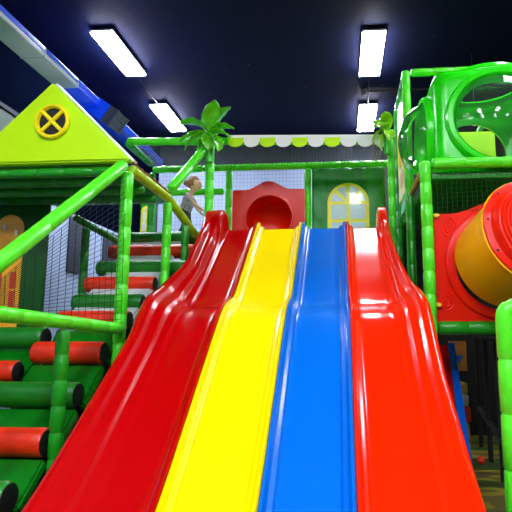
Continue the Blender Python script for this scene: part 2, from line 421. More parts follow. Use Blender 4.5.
lane('slide_lane', b3+.09, .40, 'orange', inner, outer, 'orange-red lane with high outer wall', rs=[(5.8, .35), (5.5, .38), (4.9, .5), (4.5, .75), (4.2, 1.0), (3.9, 1.05), (3.3, .98), (2.5, 1.08), (1.6, 1.1)], rh=hi)
# support legs and sill under the slide
bm = BM(); box(bm, (-1.45, 5.35, 0), (-1.38, 5.42, 2.2)); box(bm, (.36, 5.35, 0), (.43, 5.42, 2.2)); box(bm, (-1.2, 3.2, .0), (-1.14, 3.26, .75)); box(bm, (.3, 3.2, 0), (.36, 3.26, .75))
obj('support_frame', bm, 'black', slide, smooth=False)

# ------------------------------------------------------------------ raised deck and upper frame
ZT = W(180, 140, 5.62).z     # height of the front top rail
YF, YB = 5.62, 6.5
tag(obj('platform_deck', box(BM(), (-2.5, 5.69, 2.30), (.66, YB, 2.40), .015), 'gvinyl'), 'green padded deck behind the tops of the slide lanes', 'platform')
XL = W(126, 140, YF).x
pl = W(209, 200, YF).x
ZR = W(385, 141, YF).z
def ztx(x): return ZT+(ZR-ZT)*(x-XL)/(.6-XL)
pipe('padded_rail', [(XL+.02, YF, ZT), (.60, YF, ZR)], label='long green padded top rail running behind the scalloped banner', cat='rail')
pipe('padded_rail', [(XL, YF+.06, ZT), (XL, YB-.06, ZT)], 'foamshade', label='green padded rail running back from the top left corner near the pediment', cat='rail')
ZB = W(300, 166, YB).z
pipe('padded_rail', [(XL+.01, YB, ZB), (.74, YB, ZB)], label='green padded top rail along the back wall above the arched window', cat='rail')
pipe('padded_rail', [(XL, YB, W(200, 192, YB).z), (W(224, 192, YB).x, YB, W(200, 192, YB).z)], label='green padded middle rail behind the climbing child', cat='rail')
bx = W(229, 190, YB).x
pipe('padded_post', [(bx, YB, 2.41), (bx, YB, ZB-.05)], label='green padded post left of the red tunnel panel', cat='post')
bx2 = W(308, 190, YB).x
pipe('padded_post', [(bx2, YB-.02, 2.41), (bx2, YB-.02, ZB-.05)], label='green padded post between the red tunnel panel and green window panel', cat='post')
pipe('padded_post', [(XL, YB, 0.0), (XL, YB, ZB-.05)], 'foamshade', label='green padded back corner post left of the child', cat='post')
pipe('padded_post', [(pl, YF, 0.0), (pl, YF, ZT-.05)], label='bright green padded post below the left palm', cat='post', r=.05)
prx = W(386, 170, YF).x
pipe('padded_post', [(prx+.06, YF+.03, 0.0), (prx+.06, YF+.03, ZT-.05)], label='green padded post below the right palm', cat='post', r=.04)
# side pipes of the stair, on the slide side
SX = -1.76
pA = W(128, 167, 3.97); zt = pA.z; SX = pA.x
pB = W(168, 198, 4.86); pC = W(201, 243, 5.78)
pipe('padded_post', [(SX, 3.97, 0), (SX, 3.97, zt-.05)], r=.05, label='bright green padded post under the right corner of the lime pediment', cat='post')
pipe('padded_post', [(pB.x, 4.86, 0), (pB.x, 4.86, pB.z-.05)], r=.045, label='green padded post in front of the rollers, between pediment corner and palm', cat='post')
q = W(194, 224, 5.45)
pipe('padded_post', [(q.x-.03, 5.24, 0), (q.x-.03, 5.24, q.z-.06)], 'foamshade', r=.04, label='short dark green padded post beside the top of the red lane', cat='post')
pipe('padded_rail', [(SX, 4.03, zt), (pB.x, 4.86, pB.z), (pC.x, 5.56, pC.z+.05)], 'limefoam', r=.045, label='yellow-green padded rail running back and down from the pediment corner', cat='rail')
bm = BM(); n = 30; pts = []
for k in range(n+1):
    p = V((SX, 4.03, zt)).lerp(V((pB.x, 4.86, pB.z)), k/n); pts.append(p+V((.012+.006*math.sin(k*1.3), 0, .056)))
tag(obj('lashing_rope', sweep(bm, pts, [.011+.003*math.sin(k*2.1) for k in range(n+1)], 8), 'rope'), 'brown rope lying along the yellow-green rail behind the pediment', 'rope')
pipe('padded_brace', [W(171, 189, 4.93), W(206, 147, YF-.09)], r=.052, label='bright green diagonal pipe rising to the left palm', cat='brace', sect=.4)
e0 = W(-14, 290, 2.55)
pipe('padded_rail', [e0+V((-.12, -.35, -.25)), (SX-.01, 3.91, zt+.0)], r=.05, label='bright green diagonal handrail rising to the pediment corner at left', cat='rail', sect=.5)
g0 = W(64, 322, 3.2)
pipe('padded_rail', [g0+(g0-W(121, 329, 3.9))*.9, g0, W(121, 329, 3.9)], 'foam', r=.045, label='low yellowish green handrail crossing above the lower rollers', cat='rail')
pipe('padded_post', [(g0.x, g0.y, 0), (g0.x, g0.y, g0.z-.048)], 'foamshade', r=.045, label='dark green padded post under the low handrail beside the rollers', cat='post', sect=.16)
# left tower roof
tl = -3.35
pipe('padded_rail', [(-4.1, 3.99, zt-.03), (SX-.06, 3.99, zt-.03)], 'foamshade', r=.04, label='dark green padded beam along the base of the lime pediment', cat='rail')
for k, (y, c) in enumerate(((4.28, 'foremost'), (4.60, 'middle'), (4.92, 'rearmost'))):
    pipe('roof_beam', [(-4.1, y, zt-.02), (SX-.11, y, zt-.02)], 'foamshade', r=.045, label='dark green padded cross beam under the left tower roof, %s of three' % c, cat='beam', group='cross beams under the left tower roof')
tag(obj('tower_roof', box(BM(), (-4.15, 4.02, zt+.035), (SX-.09, 5.35, zt+.075), .01), 'foamshade'), 'dark green flat roof deck of the left tower behind the pediment', 'roof')
pipe('padded_post', [(tl, 3.97, 0), (tl, 3.97, zt-.08)], 'foamshade', label='dark green padded post under the outer left end of the pediment', cat='post')
# pediment
ap = W(52, 82, 3.93); rb = W(130, 160, 3.93)
lb = V((2*ap.x-rb.x, 3.93, rb.z))
t = thing('pediment', 'lime yellow triangular padded gable with a round window at upper left', 'pediment', (ap.x, 3.93, rb.z))
bm = prism(BM(), [lb, rb, ap], (0, 1, 0), .10)
bmesh.ops.bevel(bm, geom=list(bm.edges), offset=.014, segments=2, affect='EDGES')
obj('gable_pad', bm, 'lime', t)
nn = (ap-rb).normalized()
bm = BM(); d = V((nn.z, 0, -nn.x)); d = d if d.z > 0 else -d
prism(bm, [rb+d*.004+V((0, .055, 0)), ap+d*.004+V((0, .055, 0)), ap+d*.004+V((0, .12, 0)), rb+d*.004+V((0, .12, 0))], d, .018)
obj('edge_trim', bm, 'limew', t, label='white edge strip')
wc = W(53, 122, 3.925)
w_ = obj('window_rim', lathe(BM(), wc, (0, -1, 0), [(.128, 0), (.155, .0), (.158, .02), (.148, .034), (.134, .034), (.122, .02), (.118, 0)], 48), 'ywin', t, label='yellow round rim')
bm = BM()
for s in (-1, 1):
    dd = V((math.cos(.78), 0, s*math.sin(.78))); sweep(bm, [wc-dd*.13+V((0, -.016, 0)), wc+dd*.13+V((0, -.016, 0))], [.018]*2, 12)
obj('cross_bars', bm, 'ywin', w_)
obj('dark_pane', lathe(BM(), wc+V((0, -.001, 0)), (0, -1, 0), [(0, .004), (.125, .004), (.125, 0)], 40), 'black', w_, label='dark window opening')

# ------------------------------------------------------------------ roller stair
XR, XW = -1.885, -2.46
def roll(y_px, Y, x0, x1, m, label, r=.088, g='foam rollers of the stair'):
    z = W(60, y_px, Y).z
    t = thing('foam_roller', label, 'roller', ((x0+x1)/2, Y, z-r), g)
    bm = BM(); n = 14; pts = [V((x0+(x1-x0)*k/n, Y, z)) for k in range(n+1)]; rad = [r*(1+.012*math.sin(k*2.3+Y*5)) for k in range(n+1)]
    pts = [pts[0]]+[pts[0]+V((.012, 0, 0))]+pts[1:-1]+[pts[-1]-V((.012, 0, 0))]+[pts[-1]]; rad = [r*.9, r]+rad[1:-1]+[r, r*.9]
    obj('roller_sleeve', sweep(bm, pts, rad, 24), m, t)
    for s, x in ((-1, x0), (1, x1)):
        obj('end_cap', lathe(BM(), (x, Y, z), (s, 0, 0), [(r*.9, -.004), (r*.9, .003), (r*.84, .006), (r*.25, .004), (0, .003)], 24), 'black', t, label='black end cap')
    return z
low = [(500, 2.86, 'rollgreen', 'green'), (443, 3.2, 'rollred', 'red'), (395, 3.56, 'rollgreen', 'green'), (353, 3.93, 'rollred', 'red')]
upr = [(320, 4.25, 'rollred', 'red'), (303, 4.53, 'rollgreen', 'green'), (285, 4.82, 'rollred', 'red'), (269, 5.11, 'rollgreen', 'green'), (253, 5.40, 'rollred', 'red'), (240, 5.70, 'rollgreen', 'green')]
ll = ['green foam roller at the bottom left corner, lowest of the stair', 'red foam roller second from the bottom, beside the foot of the dark green post',
      'green foam roller crossed by the dark green post, between two red ones', 'red foam roller just under the low handrail']
lu = ['red foam roller just above the low handrail', 'green foam roller second above the low handrail', 'red foam roller third above the low handrail',
      'green foam roller third below the top of the stair', 'red foam roller second from the top of the stair', 'green foam roller topmost of the stair below the child']
zs = []
for (py, Y, m, c), lb_ in zip(low, ll): zs.append((Y, roll(py, Y, XW if Y > 3.8 else -2.75, XR, m, lb_, .092)))
for (py, Y, m, c), lb_ in zip(upr, lu): zs.append((Y, roll(py, Y, W({320: 60, 303: 75, 285: 87, 269: 99, 253: 111, 240: 121}[py], py, Y).x, -1.56 if Y > 5 else -1.83, m, lb_, .08)))
roll(372, 3.78, -3.1, -2.50, 'rollred', 'short red foam roller at the left edge beside the longer red one', .085)
roll(338, 4.12, -3.2, -2.50, 'rollgreen', 'short green foam roller at the left edge under the low handrail', .092)
def pad(p0, p1, x0, x1, m, label, g):
    a, b = V((0,)+p0), V((0,)+p1); d = (b-a).normalized(); n = V((0, -d.z, d.y))
    bm = prism(BM(), [V((x0, 0, 0))+a, V((x1, 0, 0))+a, V((x1, 0, 0))+b, V((x0, 0, 0))+b], -n, .07)
    bmesh.ops.bevel(bm, geom=list(bm.edges), offset=.015, segments=2, affect='EDGES')
    return tag(obj('step_pad', bm, m), label, 'padding', g)
words = ['green roller at the bottom left corner', 'lowest red roller', 'green roller crossed by the dark post', 'red roller under the low handrail', 'red roller just above the low handrail', 'second roller above the low handrail', 'third roller above the low handrail', 'third roller from the stair top', 'second roller from the stair top']
for i in range(len(zs)-1):
    (y0, z0), (y1, z1) = zs[i], zs[i+1]
    g = i < 4
    pad((y0+.05, z0-(.075 if g else .0)), (y1-.04, z1-(.085 if g else .03)), -2.8 if y1 < 3.9 else XW, XR+(.02 if g else .05), 'stepgreen' if g else 'steppale', ('glossy green' if g else 'pale grey')+' sloping pad rising behind the '+words[i], 'stair pads')
pad((2.5, zs[0][1]-.32), (2.82, zs[0][1]-.085), -2.8, XR+.02, 'stepgreen', 'glossy green sloping pad below the lowest roller', 'stair pads')
pad((3.45, W(60, 372, 3.78).z-.3), (3.78, W(60, 372, 3.78).z-.1), -3.3, -2.815, 'stepgreen', 'green sloping pad under the short red roller at the left edge', 'stair pads')
pad((3.82, W(60, 372, 3.78).z-.06), (4.12, W(60, 338, 4.12).z-.1), -3.3, -2.49, 'stepgreen', 'green sloping pad between the two short rollers at the left edge', 'stair pads')
tag(obj('stair_base', prism(BM(), [V((XW+.01, y, z)) for y, z in ((2.75, 0), (5.7, 0), (5.7, zs[-1][1]-.30), (3.9, zs[3][1]-.30), (2.75, zs[0][1]-.30))], (1, 0, 0), XR+.04-XW), 'black', smooth=False), 'black solid base under the roller stair beside the red lane', 'stair base')
# handrail on the far side of the stair
pipe('padded_rail', [W(74, 217, 5.2), W(121, 243, 5.62)], 'foamshade', r=.04, label='dark green padded handrail behind the netting, left of the upper rollers', cat='rail')
q = W(84, 225, 5.25)
pipe('padded_post', [(q.x, 5.3, 0), (q.x, 5.3, q.z-.03)], 'foamshade', r=.045, label='dark green padded post holding the small handrail behind the netting', cat='post')

# green panel with amber window far left
yq = 4.75
pa = W(42, 300, yq)
t = thing('window_panel', 'dark green padded panel with an amber arched window at the left edge', 'panel', (pa.x-.6, yq, 1.1))
obj('panel_board', box(BM(), (pa.x-1.2, yq, .6), (pa.x, yq+.05, zt-.1), .015), 'panelgreen', t)
wc0 = W(12, 215, yq); wb = W(12, 330, yq); ww = W(26, 260, yq).x-W(-2, 260, yq).x
fr = obj('window_frame', prism(BM(), [V((a, yq, b)) for a, b in arch_pts(wc0.x, wb.z, ww, wc0.z-wb.z)], (0, -1, 0), .012), 'amber', t, label='amber arched window print')
bm = BM()
for s in (-1, 1):
    for k in range(2):
        z0 = W(12, 308-k*0, yq).z+k*.19; x = wc0.x+s*ww*.25
        box(bm, (x-ww*.10, yq-.016, z0), (x+ww*.10, yq-.012, z0+.17))
obj('window_panes', bm, 'redprint', fr, smooth=False, label='red window panes')
bm = BM()  # glints on the window, put in as white ovals
for px, py in ((4.5, 227), (16, 233)):
    c = W(px, py, yq-.014); lathe(bm, c, (0, -1, 0), [(0, .003), (.022, .002), (.022, 0)], 20, sq=(.6, 1.5), u=(1, 0, 0))
obj('window_highlight', bm, 'limew', fr, label='white oval painted glints')
# far yellow-and-white panel seen between posts
yq = 7.6; a = W(139, 238, yq); b = W(147, 205, yq); c = W(156, 205, yq)
t = thing('window_panel', 'narrow green panel with a slim yellow window, far back below the pediment corner', 'panel', (a.x, yq, a.z-.6))
obj('panel_board', box(BM(), (a.x, yq, a.z-.8), (c.x, yq+.04, b.z+.15), .01), 'gvinyl', t)
arch_window(t, (a.x, yq-.001, a.z-.1), (1, 0, 0), (0, 0, 1), .11, 0, .18, .62, rows=3, rim=.03, bar=.02)

# ------------------------------------------------------------------ back wall of the play frame
# red tunnel panel
yq = YB-.10; x0 = W(233, 200, yq).x; x1 = W(305, 200, yq).x; cx = (x0+x1)/2
z1 = W(240, 191, yq).z; zp = W(267, 182, yq).z; zb = 2.41
t = thing('tunnel_panel', 'red plastic panel with wavy top and round tunnel mouth behind the yellow lane', 'tunnel entrance', (cx, yq, zb))
hw = (x1-x0)/2; out = [(-hw, 0), (hw, 0), (hw, z1-zb-.02), (hw-.02, z1-zb)]
for k in range(25):
    u = 1-2*k/24; x = u*(hw-.05)
    out.append((x, z1-zb+(zp-z1)*(.5+.5*math.cos(math.pi*min(1, abs(u)/.72)))))
out += [(-hw+.02, z1-zb), (-hw, z1-zb-.02)]
rr = .315; ch = rr+.025
obj('panel_board', holed_plate(BM(), (cx, yq, zb), (1, 0, 0), (0, 0, 1), out, (0.01, ch), rr, .04), 'tubered', t)
obj('tunnel_tube', lathe(BM(), (cx+.01, yq-.06, zb+ch), (0, 1, 0), [(rr+.02, .01), (rr+.01, 0), (rr-.012, .0), (rr-.02, .03), (rr-.02, .4), (rr*.6, .5), (0, .55)], 56), 'tubered', t, label='red tunnel bore')
# green window panel
xa = W(312, 200, YB-.05).x; xb = W(385, 200, YB-.05).x
t = thing('window_panel', 'glossy green vinyl panel with a yellow arched window behind the blue and orange lanes', 'panel', ((xa+xb)/2, YB-.04, 2.41))
bm = BM(); n = 28; nz = 24; z0, z1_ = 2.41, ZB-.06
grid = [[bm.verts.new((xa+(xb-xa)*i/n, YB-.045-.010*math.sin(i*.9+j*.25)*math.sin(j*.5), z0+(z1_-z0)*j/nz)) for i in range(n+1)] for j in range(nz+1)]
for j in range(nz):
    for i in range(n): bm.faces.new((grid[j][i], grid[j][i+1], grid[j+1][i+1], grid[j+1][i]))
o = obj('vinyl_sheet', bm, 'gvinyl', t); so = o.modifiers.new('thick', 'SOLIDIFY'); so.thickness = .015
wl = W(327.5, 200, YB-.07); wr = W(369, 200, YB-.07); wt = W(348, 183, YB-.07)
arch_window(t, ((wl.x+wr.x)/2, YB-.062, 2.43), (1, 0, 0), (0, 0, 1), 0, 0, wr.x-wl.x, wt.z-2.43, rows=2, rim=.045, bar=.045)
# scalloped banner
t = thing('scalloped_banner', 'white and lime scalloped valance hanging along the long top rail', 'banner', (-.4, YF-.06, ZT-.1))
yy = YF-.05; L0 = W(228, 140, yy); L1 = W(390, 137, yy); n = 10; wd = (L1.x-L0.x)/n
za, zb_ = ztx(L0.x), ztx(L1.x)
obj('banner_band', prism(BM(), [(L0.x, yy, za-.02), (L1.x, yy, zb_-.02), (L1.x, yy, zb_+.055), (L0.x, yy, za+.055)], (0, -1, 0), .008), 'limew', t, label='white top band')
for k in range(n):
    cx_ = L0.x+wd*(k+.5); cz = ztx(cx_)-.0
    pts = [(cx_-wd*.5, yy-.009, cz+.02), (cx_+wd*.5, yy-.009, cz+.02)]+[(cx_+wd*.5*math.cos(s), yy-.009-.012*math.sin(s), cz-.10*math.sin(s)**.8) for s in [math.pi*j/14 for j in range(15)]]
    m_ = 'lime' if k % 2 == 0 and k < 8 else 'limew'
    obj('scallop', prism(BM(), pts, (0, -1, 0), .006), m_, t, label='lime scallop' if m_ == 'lime' else 'white scallop')

# ------------------------------------------------------------------ palms
def palm(loc, s, m, label, spec, trunk_h):
    t = thing('artificial_palm', label, 'palm', loc)
    bm = BM(); sweep(bm, [V(loc)+V((0, 0, z*s)) for z in (-trunk_h, -.05, .03, .06)], [.045*s, .045*s, .06*s, .03*s], 14); obj('palm_stem', bm, 'trunk', t)
    for az, el, L, wdt in spec:
        bm = BM(); n = 10; rows = []
        d = V((math.cos(az), math.sin(az), 0))
        side = V((-math.sin(az), math.cos(az), 0))
        p = V(loc)+V((0, 0, .04*s)); e = el
        for i in range(n+1):
            tt = i/n; wv = wdt*s*(math.sin(math.pi*min(1, tt*.93+.07))**.75)*(1-.15*tt)+.004
            nrm = d*(-math.sin(e))+V((0, 0, math.cos(e)))
            # leaf turned partly toward the hall so its face shows
            row = []
            for k in (-1, -.5, 0, .5, 1):
                ruff = .012*s*math.sin(i*2.2+k*2)*abs(k)
                row.append(bm.verts.new(p+side*wv*k+nrm*(wv*.35*abs(k)+ruff)))
            rows.append(row)
            p = p+(d*math.cos(e)+V((0, 0, math.sin(e))))*(L*s/n); e -= 1.15/n
        for a, b in zip(rows, rows[1:]):
            for k in range(4): bm.faces.new((a[k], a[k+1], b[k+1], b[k]))
        o = obj('palm_leaf', bm, m, t); so = o.modifiers.new('thick', 'SOLIDIFY'); so.thickness = .012*s; so.offset = 0
        o.modifiers.new('smooth', 'SUBSURF').levels = 1
    return t
R = math.radians
palm(W(210, 138, YF-.12), 1.0, 'leaf', 'green artificial palm crown on the post left of the banner',
     [(R(178), R(50), .44, .125), (R(-60), R(88), .42, .12), (R(-20), R(75), .42, .11), (R(-8), R(38), .32, .10), (R(-20), R(10), .32, .09), (R(185), R(14), .40, .06), (R(200), R(-8), .38, .09), (R(-160), R(-35), .30, .09), (R(-35), R(-30), .30, .10), (R(-80), R(-35), .28, .10), (R(95), R(40), .34, .08)], .3)
palm(W(387, 133, YF-.12), .85, 'leaf2', 'lime artificial palm crown on the post at the right end of the banner',
     [(R(170), R(60), .26, .08), (R(120), R(80), .28, .08), (R(200), R(30), .26, .08), (R(-100), R(70), .28, .09), (R(-120), R(20), .26, .08), (R(190), R(-10), .28, .07), (R(-160), R(-45), .32, .055), (R(-80), R(-30), .25, .08), (R(60), R(70), .2, .06)], .3)

# ------------------------------------------------------------------ right tower
YR = 4.45
c0 = W(425, 164, YR); zc = c0.z; RXp = c0.x
zl = W(460, 328, YR).z
RE = 2.35
pipe('padded_post', [(RXp, YR, 0), (RXp, YR, zc+.02)], r=.052, label='bright green padded corner post right of the orange-red lane', cat='post', sect=.2)
pipe('padded_rail', [(RXp+.06, YR, zc), (RE, YR, zc)], r=.05, label='bright green padded rail under the green bubble pod', cat='rail', sect=.3)
pipe('padded_rail', [(RXp+.06, YR, zl), (RE, YR, zl)], 'foamshade', r=.058, label='dark green padded rail under the red tube panel', cat='rail')
tx = W(407, 70, 5.5).x; tz = W(430, 67, 5.5).z
t2 = 5.62
pipe('padded_post', [(tx, t2, 0), (tx, t2, tz+.02)], r=.05, label='tall green padded post behind the pod, left of its clear dome', cat='post')
pipe('padded_rail', [(tx+.06, t2, tz), (RE, t2, tz)], r=.045, label='high green padded rail running right behind the bubble pod', cat='rail')
pipe('padded_rail', [(tx, t2+.05, tz), (tx, 6.5, tz-.03)], 'foamshade', r=.04, label='high green rail running back above the slim yellow window', cat='rail')
pipe('padded_post', [(tx, 6.58, 0), (tx, 6.58, tz-.02)], 'foamshade', r=.045, label='dark green padded back post right of the right palm', cat='post')
q0 = W(418, 179, 4.72); q1 = W(398, 221, 5.55)
pipe('padded_rail', [V((RXp, 4.52, zc-.02)), V((tx-.03, 5.56, zc-.06))], 'tan', r=.03, label='tan padded rail running back from the right corner post', cat='rail')
q = W(410, 260, 5.3)
pipe('padded_post', [(q.x, 5.15, 0), (q.x, 5.15, zc-.10)], 'foamshade', r=.035, label='thin green padded post in the dark gap right of the orange-red lane', cat='post')
tag(obj('dark_curtain', box(BM(), (tx+.02, 6.64, 0), (RE+.9, 6.67, 2.75)), 'blackwall', smooth=False), 'black curtain at the back of the right tower', 'curtain')
# printed side panel
t = thing('window_panel', 'green side panel with a slim yellow window between right palm and clear dome', 'panel', (tx, 6.1, zc))
obj('panel_board', box(BM(), (tx-.012, t2+.06, zc-.05), (tx+.012, 6.52, tz-.06), .005), 'podgreen', t)
arch_window(t, (tx-.013, 6.08, zc+.12), (0, -1, 0), (0, 0, 1), 0, 0, .66, tz-zc-.3, rows=3, rim=.12, bar=.09, mp='amber')
# deck of the right tower
tag(obj('platform_deck', box(BM(), (RXp+.06, YR+.06, zc-.13), (RE, 6.5, zc-.06), .01), 'foamshade'), 'dark green deck under the bubble pod', 'platform')
net('dark green net hanging below the bubble pod rail', [(RXp+.06, YR+.04, zc-.05), (RE, YR+.04, zc-.05), (RE, YR+.04, W(470, 200, YR).z), (RXp+.06, YR+.04, W(440, 212, YR).z)], .045, .0024, 'netgrn')
# bubble pod
pc = W(500, 111, 4.62); hx, hy, hz = .60, .52, .0
ztop = W(455, 67, 4.6).z; zbot = zc-.05; hz = (ztop-zbot)/2
pcx, pcy, pcz = pc.x+.0, 4.60+hy, (ztop+zbot)/2
t = thing('bubble_pod', 'large green plastic cube pod with round openings at upper right', 'play pod', (pcx, pcy, zbot))
bm = BM(); n = 48; bev = .10
def podface(ax_, sgn, r0):
    rings = []
    for ring in range(9):
        row = []
        for k in range(n):
            th = 2*math.pi*k/n; c, s = math.cos(th), math.sin(th); m_ = max(abs(c), abs(s)); e = (c/m_, s/m_)
            f = ring/8; q = (c*r0*(1-f)+e[0]*f, s*r0*(1-f)+e[1]*f)
            p = [0, 0, 0]; p[ax_] = sgn; p[(ax_+1) % 3] = q[0]; p[(ax_+2) % 3] = q[1]
            H = (hx, hy, hz); P_ = V([p[i]*H[i] for i in range(3)]); B_ = .12
            Q = V([max(-(H[i]-B_), min(H[i]-B_, P_[i])) for i in range(3)]); d = P_-Q
            if d.length > 1e-6: P_ = Q+d.normalized()*B_
            # a slight taper toward the top
            row.append(bm.verts.new(P_+V((pcx, pcy, pcz))))
        rings.append(row)
    for a, b in zip(rings, rings[1:]):
        for k in range(n): bm.faces.new((a[k], a[(k+1) % n], b[(k+1) % n], b[k]))
    if r0 < .1: bm.faces.new(rings[0])
for a_, s_, r_ in ((0, -1, .74), (0, 1, .74), (1, -1, .74), (1, 1, .74), (2, 1, .74), (2, -1, .05)): podface(a_, s_, r_)
o = obj('pod_shell', bm, 'podgreen', t, merge=True); so = o.modifiers.new('thick', 'SOLIDIFY'); so.thickness = .02; so.offset = 0
Rr = .475
def ringdome(c, axv, r, name, lab, dome=.62, sq=(1, 1), u=None):
    rg = obj('window_ring', lathe(BM(), c, axv, [(r*.86, -.03), (r*1.05, -.03), (r*1.10, .0), (r*1.10, .04), (r*1.06, .07), (r*.97, .075), (r*.92, .045), (r*.885, .0), (r*.86, -.03)], 64, sq, u), 'podring', t, label=lab)
    if dome:
        obj('clear_dome', lathe(BM(), V(c)+V(axv)*.03, axv, [(r*.93*math.cos(a), r*.93*dome*math.sin(a)) for a in [math.pi/2*k/10 for k in range(11)]], 48, sq, u), 'clear', rg, label='clear plastic dome')
ringdome((pcx, pcy-hy, pcz), (0, -1, 0), Rr, 'front', 'front green ring', .35, (1, .93), (1, 0, 0))
ringdome((pcx-hx, pcy, pcz), (-1, 0, 0), .40, 'side', 'left side green ring', .72)
ringdome((pcx, pcy, ztop), (0, 0, 1), .43, 'top', 'top green ring', .45)
ringdome((pcx, pcy+hy, pcz), (0, 1, 0), .42, 'back', 'rear green ring', 0)
bm = BM(); a_, b_ = W(462, 150, 6.3), W(494, 132, 6.3)
tag(obj('padded_block', box(bm, (a_.x-.2, 6.25, zc-.06), (b_.x, 6.38, b_.z), .03), 'lime'), 'lime padded block seen through the rear opening of the bubble pod', 'padding')
pipe('padded_brace', [W(478, 133, 6.32), W(488, 117, 6.32), W(500, 98, 6.32)], 'foamshade', r=.035, label='thin green slanting pipe seen through the bubble pod', cat='brace')
c_ = W(475, 122, 7.2); t = thing('hanging_bulb', 'small warm glowing pear shaped bulb seen through the bubble pod', 'lamp', c_)
obj('bulb_glass', lathe(BM(), c_, (0, 0, 1), [(0, -.06), (.035, -.045), (.045, -.015), (.03, .03), (.014, .06), (.012, .09)], 24), 'warm', t)
obj('bulb_cord', sweep(BM(), [c_+V((0, 0, .08)), V((c_.x, c_.y, CZ))], [.005]*2, 8), 'black', t)
# tube slide: panel, amber section, red cap
yq = YR+.06
tc_ = W(505, 262, YR); zp0 = W(436, 214, yq).z; zpk = W(492, 194, yq).z
xA = RXp+.07; xB = RE; 
t = thing('tube_slide', 'red wavy panel with fat amber tube ending in a round red cap', 'tube slide', ((xA+xB)/2, yq, zl))
ox = tc_.x; oz = zl+.04
out = [(xA-ox, 0), (xB-ox, 0), (xB-ox, zp0-oz)]
for k in range(21):
    u = 1-k/20*1.0; x = xA+(xB-xA)*u; wv = .5-.5*math.cos(2*math.pi*min(1, max(0, (x-xA-.12)/(xB-xA-.24))))
    out.append((x-ox, zp0-oz+(zpk-zp0)*wv))
Rt = .455
obj('panel_board', holed_plate(BM(), (ox, yq+.04, oz), (1, 0, 0), (0, 0, 1), out, (0, tc_.z-oz), Rt, .04), 'tubered', t)
obj('mouth_ring', lathe(BM(), (ox, yq, tc_.z), (0, -1, 0), [(Rt+.045, 0), (Rt+.045, .02), (Rt+.02, .035), (Rt-.04, .03), (Rt-.04, 0)], 56), 'tubered', t)
for px, py in ((448, 228), (446, 302)):
    bm = BM()     # embossed scrolls in the corners
    c = W(px, py, yq-.001); pts = []
    for k in range(40):
        th = k*.36; r = .012+.0022*k; pts.append(c+V((r*math.cos(th)*.8, 0, r*math.sin(th))))
    sweep(bm, pts, [.007]*40, 6)
    obj('embossed_scroll', bm, 'tubered', t)
for px, py in ((436, 216), (438, 305)):
    c = W(px, py, yq-.02); obj('bolt_cap', lathe(BM(), c, (0, -1, 0), [(.0, .03), (.016, .026), (.022, .01), (.022, -.02)], 16, (1.5, 1), (1, 0, 0)), 'knob', t, label='yellow bolt cap')
tf = W(541, 231, 3.92)
A = V((ox, yq+.02, tc_.z+.015)); B = V((tf.x, 3.98, tf.z)); ax = (B-A).normalized(); L = (B-A).length
obj('tube_section', lathe(BM(), A, ax, [(Rt-.02, 0), (Rt-.015, L*.5), (Rt-.02, L)], 56), 'tubeyellow', t, label='amber tube section')
rf = .435
obj('flange_edge', lathe(BM(), B, ax, [(Rt-.03, -.01), (rf+.025, -.01), (rf+.03, .01), (rf+.02, .02)], 64), 'tubeyellow', t, label='thin amber edge')
bm = BM(); pr = [(rf+.022, .018), (rf+.020, .035), (rf-.005, .045), (rf-.03, .05)]
k = 0; r = rf-.05; h = .062
while r > .02:
    hh = .05+.20*(1-(r/rf)**2); pr.append((r, hh+(.007 if k % 2 else 0))); r -= .012+.002*math.sin(k*1.7); k += 1
pr.append((0, .25))
# offset rings give the wood-grain like embossing of the cap
o = obj('end_cap', lathe(bm, B, ax, pr, 96), 'tubered', t, label='red embossed round cap')
ds = bpy.data.textures.new('emboss', 'CLOUDS'); ds.noise_scale = .25
dm = o.modifiers.new('emboss', 'DISPLACE'); dm.texture = ds; dm.strength = .05; dm.mid_level = .5; dm.texture_coords = 'LOCAL'
bm = BM()
for k in range(10):
    th = 2*math.pi*k/10+.2; u, w = frame_of(ax); p = B+(u*math.cos(th)+w*math.sin(th))*(rf-.008)+ax*.04
    lathe(bm, p, ax, [(0, .012), (.008, .01), (.01, 0)], 10)
obj('flange_bolts', bm, 'black', t, label='dark bolts round the rim')
# near post at the right edge
q = W(510, 400, 2.85); zz = W(508, 308, 2.85).z
pipe('padded_hoop', [(q.x, 2.85, 0), (q.x, 2.85, zz), (q.x+.6, 2.85, zz+.02)], r=.052, label='bright green padded hoop post at the right edge, nearest to the viewer', cat='post', sect=.3)

# ------------------------------------------------------------------ dim play area beyond, lower right
t = thing('small_slide', 'small slide with red bed and deep blue edge beyond the big slide at right', 'slide', (1.1, 5, 0))
a0, a1 = W(450, 345, 5.3), W(463, 440, 4.35)
f0, f1 = a1.lerp(a0, -.25), a0
bm = prism(BM(), [f0+V((-.02, 0, -.08)), f0+V((-.02, 0, .02)), f1+V((-.02, 0, .02)), f1+V((-.02, .0, -.10))], (1, 0, 0), .065)
obj('side_wall', bm, 'blueedge', t, smooth=False, label='deep blue edge')
bm = prism(BM(), [f0+V((-.22, 0, -.02)), f0+V((-.025, 0, -.02)), f1+V((-.025, 0, 0)), f1+V((-.22, 0, .0))], (0, 0, -1), .03)
obj('slide_bed', bm, 'red', t, smooth=False)
t0 = W(453, 371, 6.55); t1 = W(466, 341, 6.55)
t = thing('picture_board', 'small tan board with a blue figure in the dim area below the right tower', 'board', ((t0.x+t1.x)/2, 6.55, t0.z))
obj('board_sheet', box(BM(), (t0.x-.04, 6.55, t0.z), (t1.x, 6.58, t1.z), .005), 'wood', t)
